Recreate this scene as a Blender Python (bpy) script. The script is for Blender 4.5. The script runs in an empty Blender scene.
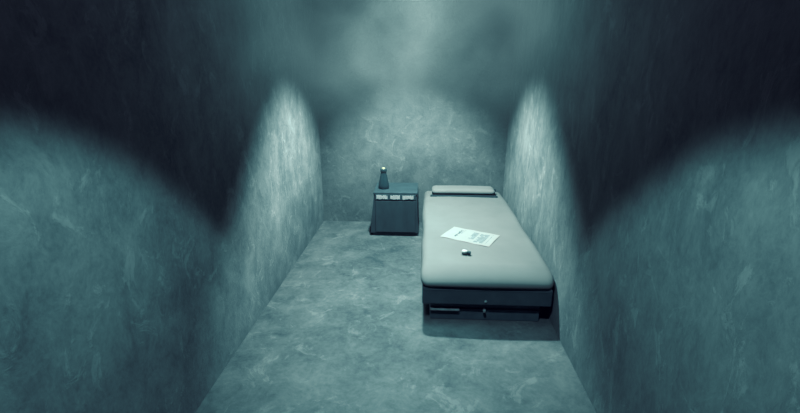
import bpy, bmesh, math, random
from mathutils import Vector, Matrix, noise
random.seed(7)
C = bpy.context.scene.collection

# ------------------------------------------------------------ materials
def new_mat(name):
    m = bpy.data.materials.new(name); m.use_nodes = True
    nt = m.node_tree
    return m, nt, nt.nodes['Principled BSDF']

def simple(name, col, rough=.7, metal=0.0, var=.12, scale=30, bump=0.0, vec_scale=(1, 1, 1), emit=0):
    """plain surface with a little procedural variation"""
    m, nt, b = new_mat(name)
    tc = nt.nodes.new('ShaderNodeTexCoord')
    mp = nt.nodes.new('ShaderNodeMapping'); mp.inputs['Scale'].default_value = vec_scale
    n = nt.nodes.new('ShaderNodeTexNoise'); n.inputs['Scale'].default_value = scale; n.inputs['Detail'].default_value = 5
    r = nt.nodes.new('ShaderNodeValToRGB')
    r.color_ramp.elements[0].position = .3; r.color_ramp.elements[1].position = .7
    r.color_ramp.elements[0].color = (*[c*(1-var) for c in col], 1)
    r.color_ramp.elements[1].color = (*[min(1, c*(1+var)) for c in col], 1)
    L = nt.links.new
    L(tc.outputs['Object'], mp.inputs['Vector']); L(mp.outputs[0], n.inputs['Vector'])
    L(n.outputs['Fac'], r.inputs['Fac']); L(r.outputs['Color'], b.inputs['Base Color'])
    b.inputs['Roughness'].default_value = rough; b.inputs['Metallic'].default_value = metal
    if bump:
        bp = nt.nodes.new('ShaderNodeBump'); bp.inputs['Strength'].default_value = bump; bp.inputs['Distance'].default_value = .01
        L(n.outputs['Fac'], bp.inputs['Height']); L(bp.outputs[0], b.inputs['Normal'])
    if emit:
        b.inputs['Emission Color'].default_value = (*col, 1); b.inputs['Emission Strength'].default_value = emit
    return m

def concrete(name, dark, light, stretch=(1, 1, 1), seed=0.0, scale=2.6, lo=.34, hi=.68, flakes=.12, base_shade=0):
    """worn plaster / concrete: big clouds, swirling mid marks, fine grain"""
    m, nt, b = new_mat(name)
    L = nt.links.new; N = nt.nodes.new
    tc = N('ShaderNodeTexCoord'); mp = N('ShaderNodeMapping')
    mp.inputs['Scale'].default_value = stretch; mp.inputs['Location'].default_value = (seed, seed*.7, seed*1.3)
    L(tc.outputs['Object'], mp.inputs['Vector'])
    def nz(sc, det, dist, ro=.6):
        n = N('ShaderNodeTexNoise'); n.inputs['Scale'].default_value = sc; n.inputs['Detail'].default_value = det
        n.inputs['Distortion'].default_value = dist; n.inputs['Roughness'].default_value = ro
        L(mp.outputs[0], n.inputs['Vector']); return n.outputs['Fac']
    def mth(op, a, c):
        k = N('ShaderNodeMath'); k.operation = op
        for i, v in enumerate((a, c)):
            if isinstance(v, (int, float)): k.inputs[i].default_value = v
            else: L(v, k.inputs[i])
        return k.outputs[0]
    a = nz(scale, 6, .4); c = nz(scale*3.0, 10, .5, .74); d = nz(scale*22, 3, 0)
    s = mth('ADD', mth('ADD', mth('MULTIPLY', a, .40), mth('MULTIPLY', c, .45)), mth('MULTIPLY', d, .15))
    fl_ = N('ShaderNodeMapRange'); fl_.interpolation_type = 'SMOOTHSTEP'
    fl_.inputs['From Min'].default_value = .55; fl_.inputs['From Max'].default_value = .64; fl_.inputs['To Max'].default_value = flakes
    L(nz(scale*2.6, 10, .9, .7), fl_.inputs['Value'])
    s = mth('ADD', s, fl_.outputs['Result'])
    r = N('ShaderNodeValToRGB'); e = r.color_ramp.elements
    e[0].position = lo; e[0].color = (*dark, 1); e[1].position = hi; e[1].color = (*light, 1)
    L(s, r.inputs['Fac']); col = r.outputs['Color']
    if base_shade:                                       # floor-corner shade painted into the wall colour, edge broken by noise
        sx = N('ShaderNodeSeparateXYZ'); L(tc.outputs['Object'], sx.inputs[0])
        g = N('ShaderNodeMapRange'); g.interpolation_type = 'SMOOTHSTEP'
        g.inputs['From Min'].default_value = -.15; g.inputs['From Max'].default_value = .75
        g.inputs['To Min'].default_value = base_shade; g.inputs['To Max'].default_value = 0
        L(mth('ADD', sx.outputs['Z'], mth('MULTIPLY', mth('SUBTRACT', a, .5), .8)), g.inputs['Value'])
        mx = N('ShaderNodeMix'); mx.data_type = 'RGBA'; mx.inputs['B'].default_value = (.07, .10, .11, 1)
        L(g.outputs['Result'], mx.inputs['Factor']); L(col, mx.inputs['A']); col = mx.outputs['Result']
    L(col, b.inputs['Base Color'])
    b.inputs['Roughness'].default_value = .85; b.inputs['Specular IOR Level'].default_value = .25
    bp = N('ShaderNodeBump'); bp.inputs['Strength'].default_value = .35; bp.inputs['Distance'].default_value = .02
    L(s, bp.inputs['Height']); L(bp.outputs[0], b.inputs['Normal'])
    return m

M_floor = concrete('floor_concrete', (.062, .076, .078), (.222, .244, .239), (1, 1.0, 1), 3.1, 1.9, lo=.38, hi=.66)
M_wall = concrete('wall_plaster', (.13, .16, .165), (.50, .555, .55), (1, 1.15, .85), 9.4, 2.6, base_shade=.42)
M_wall_r = concrete('wall_plaster_right', (.13, .16, .165), (.50, .555, .545), (1, 1.2, .7), 17.2, 2.3, base_shade=.42)
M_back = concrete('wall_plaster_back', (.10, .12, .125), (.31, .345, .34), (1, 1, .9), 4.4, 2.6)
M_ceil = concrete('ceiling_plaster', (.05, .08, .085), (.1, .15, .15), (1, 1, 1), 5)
M_sheet = simple('mattress_ticking', (.218, .235, .226), .8, var=.05, scale=6, bump=.12)
M_pillow = simple('pillow_fabric', (.245, .262, .253), .85, var=.05, scale=9, bump=.15)
M_seam = simple('seam_cord', (.36, .46, .45), .8)
M_frame = simple('bed_painted_steel', (.060, .095, .105), .6, var=.2, scale=12)
M_plinth = simple('bed_base_steel', (.09, .14, .155), .55, var=.2, scale=12)
M_chrome = simple('worn_metal', (.42, .48, .48), .4, .1, var=.3, scale=20)
M_dark = simple('shadow_gap', (.022, .036, .042), .9)
M_cab = simple('cabinet_paint', (.060, .088, .097), .6, var=.18, scale=14, vec_scale=(1, 1, .4), bump=.05)
M_plate = simple('pale_label', (.75, .80, .80), .7, var=.15, scale=60)
M_bottle = simple('dark_glass', (.03, .06, .068), .25, var=.1)
M_cork = simple('pale_stopper', (.62, .58, .38), .7, var=.2)
M_paper = simple('newsprint', (.41, .41, .39), .8, var=.03, scale=20)
M_ink = simple('grey_print', (.20, .27, .275), .9, var=.25, scale=120)
M_ink2 = simple('dark_print', (.10, .17, .18), .9, var=.25, scale=120)
M_white = simple('white_enamel', (.93, .95, .92), .3, var=.02)

# ------------------------------------------------------------ mesh helpers
def link(name, bm, mats, parent=None, smooth=False, loc=None):
    me = bpy.data.meshes.new(name); bm.normal_update(); bm.to_mesh(me); bm.free()
    for m in (mats if isinstance(mats, (list, tuple)) else [mats]): me.materials.append(m)
    if smooth:
        for p in me.polygons: p.use_smooth = True
    o = bpy.data.objects.new(name, me); C.objects.link(o)
    if parent: o.parent = parent
    if loc: o.location = loc
    return o

def thing(name, label, cat, loc, rz=0, group=None):
    o = bpy.data.objects.new(name, None); C.objects.link(o); o.empty_display_size = .1
    o.location = loc; o.rotation_euler = (0, 0, rz)
    o['label'] = label; o['category'] = cat
    if group: o['group'] = group
    return o

def box(bm, x0, x1, y0, y1, z0, z1, bev=.0, seg=2):
    r = bmesh.ops.create_cube(bm, size=1, matrix=Matrix.Translation(((x0+x1)/2, (y0+y1)/2, (z0+z1)/2)) @
                              Matrix.Diagonal((x1-x0, y1-y0, z1-z0, 1)))
    if bev:
        es = list({e for v in r['verts'] for e in v.link_edges})
        bmesh.ops.bevel(bm, geom=es, offset=bev, segments=seg, affect='EDGES', profile=.5)
    return bm

def soft(x0, x1, y0, y1, z0, z1, rx, rz, n=(28, 60, 10), crown=0.0, lump=0.0, fn=None):
    """upholstered block: subdivided box with rounded edges, crowned top and gentle lumps"""
    bm = bmesh.new(); ix, iy, iz = n
    vs = {}
    def P(i, j, k):
        key = (i, j, k)
        if key in vs: return vs[key]
        p = Vector((x0+(x1-x0)*i/ix, y0+(y1-y0)*j/iy, z0+(z1-z0)*k/iz))
        c = Vector((min(max(p.x, x0+rx), x1-rx), min(max(p.y, y0+rx), y1-rx), min(max(p.z, z0+rz), z1-rz)))
        d = Vector(((p.x-c.x)/rx, (p.y-c.y)/rx, (p.z-c.z)/rz))
        if d.length > 1e-6:
            m_ = max(abs(d.x), abs(d.y), abs(d.z)); d = d.normalized()*m_
        q = Vector((c.x+d.x*rx, c.y+d.y*rx, c.z+d.z*rz))
        u = (q.x-x0)/(x1-x0); v = (q.y-y0)/(y1-y0); w = (q.z-z0)/(z1-z0)
        if crown: q.z += crown*w*(1-(2*u-1)**2)*(1-(2*v-1)**4)
        if lump:
            q += Vector((noise.noise(q*3.1), noise.noise(q*2.7+Vector((9, 1, 4))), noise.noise(q*2.3+Vector((3, 8, 2)))))*lump*min(1, w*2)
        if fn: q = fn(q, u, v, w)
        vs[key] = bm.verts.new(q); return vs[key]
    for i in range(ix):
        for j in range(iy):
            bm.faces.new((P(i, j, iz), P(i+1, j, iz), P(i+1, j+1, iz), P(i, j+1, iz)))
            bm.faces.new((P(i, j, 0), P(i, j+1, 0), P(i+1, j+1, 0), P(i+1, j, 0)))
    for i in range(ix):
        for k in range(iz):
            bm.faces.new((P(i, 0, k), P(i+1, 0, k), P(i+1, 0, k+1), P(i, 0, k+1)))
            bm.faces.new((P(i, iy, k), P(i, iy, k+1), P(i+1, iy, k+1), P(i+1, iy, k)))
    for j in range(iy):
        for k in range(iz):
            bm.faces.new((P(0, j, k), P(0, j, k+1), P(0, j+1, k+1), P(0, j+1, k)))
            bm.faces.new((P(ix, j, k), P(ix, j+1, k), P(ix, j+1, k+1), P(ix, j, k+1)))
    return bm

def tube(bm, pts, r, n=8, closed=False):
    rings = []; N_ = len(pts)
    for i, p in enumerate(pts):
        p = Vector(p)
        a = Vector(pts[(i-1) % N_]) if (closed or i) else p
        b = Vector(pts[(i+1) % N_]) if (closed or i < N_-1) else p
        t = (b-a).normalized(); s = t.cross(Vector((0, 0, 1)))
        s = s.normalized() if s.length > 1e-4 else Vector((1, 0, 0))
        u = s.cross(t).normalized()
        rings.append([bm.verts.new(p+r*(math.cos(2*math.pi*k/n)*s+math.sin(2*math.pi*k/n)*u)) for k in range(n)])
    for i in range(N_ if closed else N_-1):
        A, B = rings[i], rings[(i+1) % N_]
        for k in range(n): bm.faces.new((A[k], A[(k+1) % n], B[(k+1) % n], B[k]))
    if not closed:
        bm.faces.new(rings[0][::-1]); bm.faces.new(rings[-1])
    return bm

def lathe(bm, prof, n=28):
    rings = []
    for r, z in prof:
        if r < 1e-6: rings.append([bm.verts.new((0, 0, z))])
        else: rings.append([bm.verts.new((r*math.cos(2*math.pi*k/n), r*math.sin(2*math.pi*k/n), z)) for k in range(n)])
    for A, B in zip(rings, rings[1:]):
        for k in range(n):
            k2 = (k+1) % n
            if len(A) == 1 and len(B) == 1: continue
            if len(A) == 1: bm.faces.new((A[0], B[k2], B[k]))
            elif len(B) == 1: bm.faces.new((A[k], A[k2], B[0]))
            else: bm.faces.new((A[k], A[k2], B[k2], B[k]))
    bmesh.ops.recalc_face_normals(bm, faces=bm.faces)
    return bm

# ------------------------------------------------------------ room shell
XL, XR, YB, YF, ZC = -1.10, .874, 4.54, -1.3, 3.1
def struct(name, x0, x1, y0, y1, z0, z1, mat):
    bm = box(bmesh.new(), x0, x1, y0, y1, z0, z1)
    o = link(name, bm, mat); o['kind'] = 'structure'; return o
T = .15
struct('floor', XL-T, XR+T, YF-T, YB+T, -T, 0, M_floor)
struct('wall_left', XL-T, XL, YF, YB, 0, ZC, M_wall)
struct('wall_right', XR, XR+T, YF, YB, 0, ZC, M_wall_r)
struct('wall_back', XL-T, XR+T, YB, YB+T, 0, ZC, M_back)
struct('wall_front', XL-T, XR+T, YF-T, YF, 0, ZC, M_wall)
struct('ceiling', XL-T, XR+T, YF-T, YB+T, ZC, ZC+T, M_ceil)

# ------------------------------------------------------------ bed
BX0, BX1, BY0, BY1 = .0, .858, 2.49, 4.50
bed = thing('bed', 'low single bed with dark base and bare pale mattress pushed against the right wall', 'bed', (.42, 3.5, 0))
def loc_bm(bm):       # world-placed mesh -> bed-local
    bmesh.ops.translate(bm, verts=bm.verts, vec=(-.42, -3.5, 0)); return bm
# lower plinth, inset under the box
link('plinth', loc_bm(box(bmesh.new(), .065, .795, 2.575, 4.42, 0, .118, .006)), M_plinth, bed)
# upper frame box
fr = link('frame', loc_bm(box(bmesh.new(), .012, .850, 2.518, 4.49, .146, .266, .008, 3)), M_frame, bed)
bm = bmesh.new(); box(bm, .03, .832, 2.514, 2.520, .250, .256, .001)
link('trim_strip', loc_bm(bm), M_plinth, fr)
# gap between the two with a bright metal slide rail and runner
link('slide_rail', loc_bm(box(bmesh.new(), .068, .26, 2.546, 2.574, .081, .093, .003)), M_chrome, bed)
link('slide_rail', loc_bm(box(bmesh.new(), .26, .79, 2.560, 2.574, .086, .092, .001)), M_cab, bed)
link('spacer', loc_bm(box(bmesh.new(), .08, .78, 2.63, 4.40,   .116, .147)), M_dark, bed)
# latch: two little bright studs
bm = lathe(bmesh.new(), [(0, 0), (.009, 0), (.010, .004), (.007, .010), (0, .012)], 14)
bmesh.ops.rotate(bm, verts=bm.verts, matrix=Matrix.Rotation(math.pi/2, 3, 'X'))
bmesh.ops.translate(bm, verts=bm.verts, vec=(.425, 2.518, .176))
link('stud', loc_bm(bm), M_chrome, bed, True)
bm = bmesh.new(); box(bm, .416, .434, 2.535, 2.576, .080, .097, .004)
link('latch', loc_bm(bm), M_chrome, bed)

def mfn(q, u, v, w):
    side = -1 if u < .5 else 1
    k = abs(2*u-1)**3
    # narrower at the head, pinched a little at mid length, fuller at the foot
    q.x -= side*k*(.020*max(0, (v-.55)/.45)**1.3 + .010*math.exp(-((v-.45)/.16)**2))
    # the foot end is worn round: the top edge rolls back towards the sleeper
    q.y += .105*w*w*math.exp(-(v/.09)**2)
    # foot corners droop and the foot edge bows
    q.z -= .016*w*math.exp(-(v/.06)**2)*(abs(2*u-1)**2)
    q.y -= .012*math.exp(-(v/.05)**2)*math.sin(math.pi*u)
    return q
mat_ = link('mattress', loc_bm(soft(BX0, BX1, BY0, BY1, .268, .388, .05, .055, (40, 90, 14), .012, .006, mfn)), M_sheet, bed, True)
def ring(x0, x1, y0, y1, z, r):
    pts = []
    for cx, cy, a0 in ((x1-r, y1-r, 0), (x0+r, y1-r, 90), (x0+r, y0+r, 180), (x1-r, y0+r, 270)):
        for k in range(7):
            a = math.radians(a0+15*k); pts.append((cx+r*math.cos(a), cy+r*math.sin(a), z))
    return pts
link('piping', loc_bm(tube(bmesh.new(), ring(BX0+.022, BX1-.022, BY0+.030, BY1-.022, .272, .05), .004, 6, True)), M_seam, mat_, True)
# headrest wedge, part of the mattress set: dark slot under its front lip
link('headrest_gap', loc_bm(box(bmesh.new(), .085, .765, 4.222, 4.262, .372, .404, .005)), M_dark, bed)

# ------------------------------------------------------------ pillow at the head
pil = link('pillow', soft(-.325, .325, -.11, .11, 0, .055, .045, .026, (26, 12, 6), .006, .003), M_pillow, None, True, (.425, 4.375, .4))
link('buckle', box(bmesh.new(), .316, .336, -.035, -.005, .022, .048, .004), M_dark, pil)
pil['label'] = 'thin flat pale pillow lying across the head end of the mattress'; pil['category'] = 'pillow'

# ------------------------------------------------------------ sheet of newsprint
from mathutils.bvhtree import BVHTree
_bv = BVHTree.FromPolygons([v.co+Vector((.42, 3.5, 0)) for v in mat_.data.vertices], [tuple(p.vertices) for p in mat_.data.polygons])
def bed_z(x, y):
    return _bv.ray_cast(Vector((x, y, 1)), Vector((0, 0, -1)))[0].z
pil.location.z = max(bed_z(.425+a, 4.375+b) for a in (-.3, -.1, 0, .1, .3) for b in (-.1, 0, .07))+.001
def make_paper():
    A = Vector((.143, 3.100)); B = Vector((.264, 3.309)); Cc = Vector((.603, 3.125)); D = Vector((.487, 2.900))
    cen = (A+B+Cc+D)/4
    z0 = bed_z(cen.x, cen.y)
    nu, nv = 78, 48      # u along the long side A->D, v along the short side A->B
    bm = bmesh.new(); g = []
    for i in range(nu+1):
        row = []
        for j in range(nv+1):
            u, v = i/nu, j/nv
            p = (A*(1-u)+D*u)*(1-v)+(B*(1-u)+Cc*u)*v-cen
            z = bed_z(p.x+cen.x, p.y+cen.y)-z0+.001+.002*(abs(2*u-1)**3)+.002*math.sin(u*9+v*4)**2
            row.append(bm.verts.new((p.x, p.y, z)))
        g.append(row)
    rnd = random.Random(3)
    cell = [[rnd.random() for _ in range(nv+1)] for _ in range(nu+1)]
    for i in range(nu):
        for j in range(nv):
            f = bm.faces.new((g[i][j], g[i+1][j], g[i+1][j+1], g[i][j+1]))
            u, v = (i+.5)/nu, (j+.5)/nv
            m = 0
            # headline near the left end, running across the sheet
            if .215 < u < .265 and .22 < v < .86 and cell[i//2][j//2] > .28: m = 2
            if .285 < u < .305 and .55 < v < .90 and cell[i][j//2] > .4: m = 1
            # two text columns
            if (.50 < u < .615 or .655 < u < .83):
                vv0, vv1 = (.30, .86) if u < .63 else (.12, .86)
                if vv0 < v < vv1 and j % 5 != 0 and cell[i//3][j//3] > .06: m = 1
            if .885 < u < .90 and .1 < v < .9 and cell[0][j] > .3: m = 1
            f.material_index = m; f.smooth = True
    return bm, Vector((cen.x, cen.y, z0))
bm, cen = make_paper()
sheet = link('newspaper_sheet', bm, [M_paper, M_ink, M_ink2], None, False, cen)
sheet['label'] = 'white printed sheet with grey text columns lying aslant on the mattress'; sheet['category'] = 'paper'

# ------------------------------------------------------------ vial
vial = thing('vial', 'tiny dark vial with a white cap lying on the mattress before the sheet', 'vial', (.318, 2.765, bed_z(.318, 2.765)), math.radians(-20))
def lying(bm, r):
    bmesh.ops.rotate(bm, verts=bm.verts, matrix=Matrix.Rotation(math.pi/2, 3, 'Y'))
    bmesh.ops.translate(bm, verts=bm.verts, vec=(0, 0, r)); return bm
link('cap', lying(lathe(bmesh.new(), [(0, -.036), (.013, -.036), (.017, -.031), (.017, -.004), (.0125, -.001), (0, -.001)], 24), .017), M_white, vial, True)
link('glass_body', lying(lathe(bmesh.new(), [(0, -.002), (.009, -.002), (.0095, .004), (.0138, .009), (.0142, .021), (.012, .024), (0, .024)], 24), .0152), M_bottle, vial, True)

# ------------------------------------------------------------ bedside cabinet
cab = thing('bedside_cabinet', 'dark square bedside cabinet against the back wall left of the bed', 'cabinet', (-.265, 4.31, 0))
W, D_, H = .215, .20, .462
bm = bmesh.new(); box(bm, -W, W, -D_, D_, .03, H-.022, .004)
for v in bm.verts:                                  # sides spread slightly towards the floor
    t = 1-v.co.z/H; v.co.x += (.022*t*t if v.co.x > 0 else -.05*t*t)
link('carcass', bm, M_cab, cab)
link('top', box(bmesh.new(), -W-.006, W+.006, -D_-.006, D_+.006, H-.022, H, .004), M_cab, cab)
link('plinth', box(bmesh.new(), -W-.015, W+.01, -D_+.01, D_-.01, 0, .032, .003), M_plinth, cab)
dr = link('drawer', box(bmesh.new(), -W+.012, W-.012, -D_-.010, -D_, .385, .440, .003), M_cab, cab)
rnd = random.Random(5)
for cx, w_ in ((-.133, .112), (-.003, .098), (.126, .112)):
    bm = bmesh.new(); n = 12                        # ragged pale labels
    top = [(-w_/2+w_*i/n, .434+rnd.uniform(-.006, .004)) for i in range(n+1)]
    bot = [(-w_/2+w_*i/n, .396+rnd.uniform(-.004, .006)) for i in range(n+1)]
    vt = [bm.verts.new((x+cx, -D_-.0125, z)) for x, z in top]; vb = [bm.verts.new((x+cx, -D_-.0125, z)) for x, z in bot]
    for i in range(n): bm.faces.new((vb[i], vb[i+1], vt[i+1], vt[i]))
    r = bmesh.ops.extrude_face_region(bm, geom=bm.faces[:])
    bmesh.ops.translate(bm, verts=[e for e in r['geom'] if isinstance(e, bmesh.types.BMVert)], vec=(0, .0025, 0))
    o = link('name_plate', bm, M_plate, dr); o['label'] = 'pale worn plate across the drawer front'
link('door', box(bmesh.new(), -W+.012, W-.012, -D_-.008, -D_, .045, .375, .003), M_cab, cab)

# ------------------------------------------------------------ bottle on the cabinet
bot = thing('bottle', 'dark slim bottle with a pale stopper standing on the left of the cabinet top', 'bottle', (-.395, 4.27, H))
link('body', lathe(bmesh.new(), [(0, 0), (.052, 0), (.056, .006), (.054, .04), (.044, .09), (.036, .13), (.030, .155), (.0285, .170),
     (.033, .174), (.034, .200), (.030, .206), (.022, .204), (.020, .191), (0, .190)]), M_bottle, bot, True)
link('stopper', lathe(bmesh.new(), [(0, .190), (.017, .190), (.018, .210), (.012, .217), (0, .218)]), M_cork, bot, True)

# ------------------------------------------------------------ haze (drifting fog that hangs under the far lamp)
HY = 3.25
bm = box(bmesh.new(), XL+.01, XR-.01, .8, YB-.01, .72, ZC-.01)
for v in bm.verts: v.co -= Vector((-.1, HY, 1.8))
fog = link('haze', bm, [], None, False, (-.1, HY, 1.8))
fog['label'] = 'pale drifting haze hanging in the air under the ceiling at the far end'; fog['category'] = 'haze'; fog['kind'] = 'stuff'
m = bpy.data.materials.new('haze'); m.use_nodes = True; nt = m.node_tree; nt.nodes.clear()
N = nt.nodes.new; L = nt.links.new
out = N('ShaderNodeOutputMaterial'); pv = N('ShaderNodeVolumePrincipled'); L(pv.outputs[0], out.inputs['Volume'])
tc = N('ShaderNodeTexCoord')
def mth(op, a, c=None, clamp=False):
    k = N('ShaderNodeMath'); k.operation = op; k.use_clamp = clamp
    for i, v in enumerate((a, c)):
        if v is None: continue
        if isinstance(v, (int, float)): k.inputs[i].default_value = v
        else: L(v, k.inputs[i])
    return k.outputs[0]
n1 = N('ShaderNodeTexNoise'); n1.inputs['Scale'].default_value = 2.0; n1.inputs['Detail'].default_value = 4; n1.inputs['Distortion'].default_value = .5
L(tc.outputs['Object'], n1.inputs['Vector'])
def ell(cx, cy, cz, sx, sy, sz):
    mp = N('ShaderNodeMapping'); mp.vector_type = 'TEXTURE'
    mp.inputs['Location'].default_value = (cx, cy, cz); mp.inputs['Scale'].default_value = (sx, sy, sz)
    L(tc.outputs['Object'], mp.inputs['Vector'])
    ln = N('ShaderNodeVectorMath'); ln.operation = 'LENGTH'; L(mp.outputs[0], ln.inputs[0])
    k = N('ShaderNodeMapRange'); k.interpolation_type = 'SMOOTHERSTEP'
    k.inputs['From Min'].default_value = 0; k.inputs['From Max'].default_value = 1
    k.inputs['To Min'].default_value = 1; k.inputs['To Max'].default_value = 0
    L(ln.outputs['Value'], k.inputs['Value']); return k.outputs['Result']
big = ell(0, -.2, .08, 1.7, 2.3, 1.2)
core = ell(-.03, .1, -.12, .62, .7, .42)
nn = N('ShaderNodeMapRange'); nn.inputs['From Min'].default_value = .40; nn.inputs['From Max'].default_value = .63
L(n1.outputs['Fac'], nn.inputs['Value'])
dens = mth('MULTIPLY', big, mth('ADD', mth('MULTIPLY', nn.outputs[0], .85), .15))
L(mth('MULTIPLY', dens, .035), pv.inputs['Density'])
pv.inputs['Color'].default_value = (.75, .9, .88, 1); pv.inputs['Anisotropy'].default_value = .1
pv.inputs['Emission Color'].default_value = (.47, .74, .75, 1)
L(mth('ADD', mth('MULTIPLY', dens, FOG1:=.25), mth('MULTIPLY', mth('MULTIPLY', core, mth('ADD', nn.outputs[0], .35)), .25)), pv.inputs['Emission Strength'])  # haze glow is emission, standing in for scattered lamp light
fog.data.materials.append(m)

# ------------------------------------------------------------ light
def spot(name, loc, energy, half, blend, col, size=.06):
    d = bpy.data.lights.new(name, 'SPOT'); d.energy = energy; d.color = col
    d.spot_size = math.radians(2*half); d.spot_blend = blend; d.shadow_soft_size = size
    o = bpy.data.objects.new(name, d); C.objects.link(o); o.location = loc; return o
TEAL = (.80, 1.0, .97)
spot('ceiling_spot_far', (-.113, 3.52, 2.60), 450, 43.7, .55, (.68, .98, 1.0))
spot('ceiling_spot_near', (-.113, .95, 2.62), 84, 41.3, .17, (.60, .97, 1.0))
d = bpy.data.lights.new('dim_fill', 'POINT'); d.energy = .75; d.color = (.9, .75, 1); d.shadow_soft_size = .5
o = bpy.data.objects.new('dim_fill', d); C.objects.link(o); o.location = (-.1, 1.6, 2.4)
d = bpy.data.lights.new('overhead_fill', 'AREA'); d.shape = 'RECTANGLE'; d.size = .9; d.size_y = 4.0; d.energy = 7; d.spread = math.radians(42)  # added fill from above to lift the floor shadow, not a room fixture
d.color = (.55, .95, 1); o = bpy.data.objects.new('overhead_fill', d); C.objects.link(o); o.location = (-.11, 2.0, 2.75)
w = bpy.data.worlds.new('World'); bpy.context.scene.world = w; w.use_nodes = True
w.node_tree.nodes['Background'].inputs[0].default_value = (.006, .007, .009, 1)

# ------------------------------------------------------------ camera
cd = bpy.data.cameras.new('Camera'); cam = bpy.data.objects.new('Camera', cd); C.objects.link(cam)
F = 430.0
cd.sensor_fit = 'HORIZONTAL'; cd.sensor_width = 36; cd.lens = 36*F/800; cd.clip_start = .02
pitch = math.atan(134/F); yaw = math.atan(24/(F/math.cos(pitch)))
cam.location = (0, 0, 1.6); cam.rotation_euler = (math.pi/2-pitch, 0, yaw)
bpy.context.scene.camera = cam

sc = bpy.context.scene
sc.view_settings.view_transform = 'Standard'; sc.view_settings.look = 'None'
sc.view_settings.exposure = 0; sc.view_settings.gamma = 1
sc.view_settings.use_curve_mapping = True
cmx = sc.view_settings.curve_mapping
for ci, pts in ((0, ((0, 0), (.011, .011), (.063, .043), (.176, .160), (.40, .465), (1, 1))),
                (2, ((0, .002), (.0176, .026), (.0976, .111), (.275, .275), (.61, .58), (1, .95)))):
    cu = cmx.curves[ci]
    cu.points[0].location = pts[0]; cu.points[1].location = pts[-1]
    for p_ in pts[1:-1]: cu.points.new(*p_)
cmx.update()
sc.cycles.use_denoising = True
sc.cycles.max_bounces = 6; sc.cycles.diffuse_bounces = 0; sc.cycles.volume_bounces = 0
sc.cycles.volume_step_rate = 1; sc.cycles.sample_clamp_indirect = 4
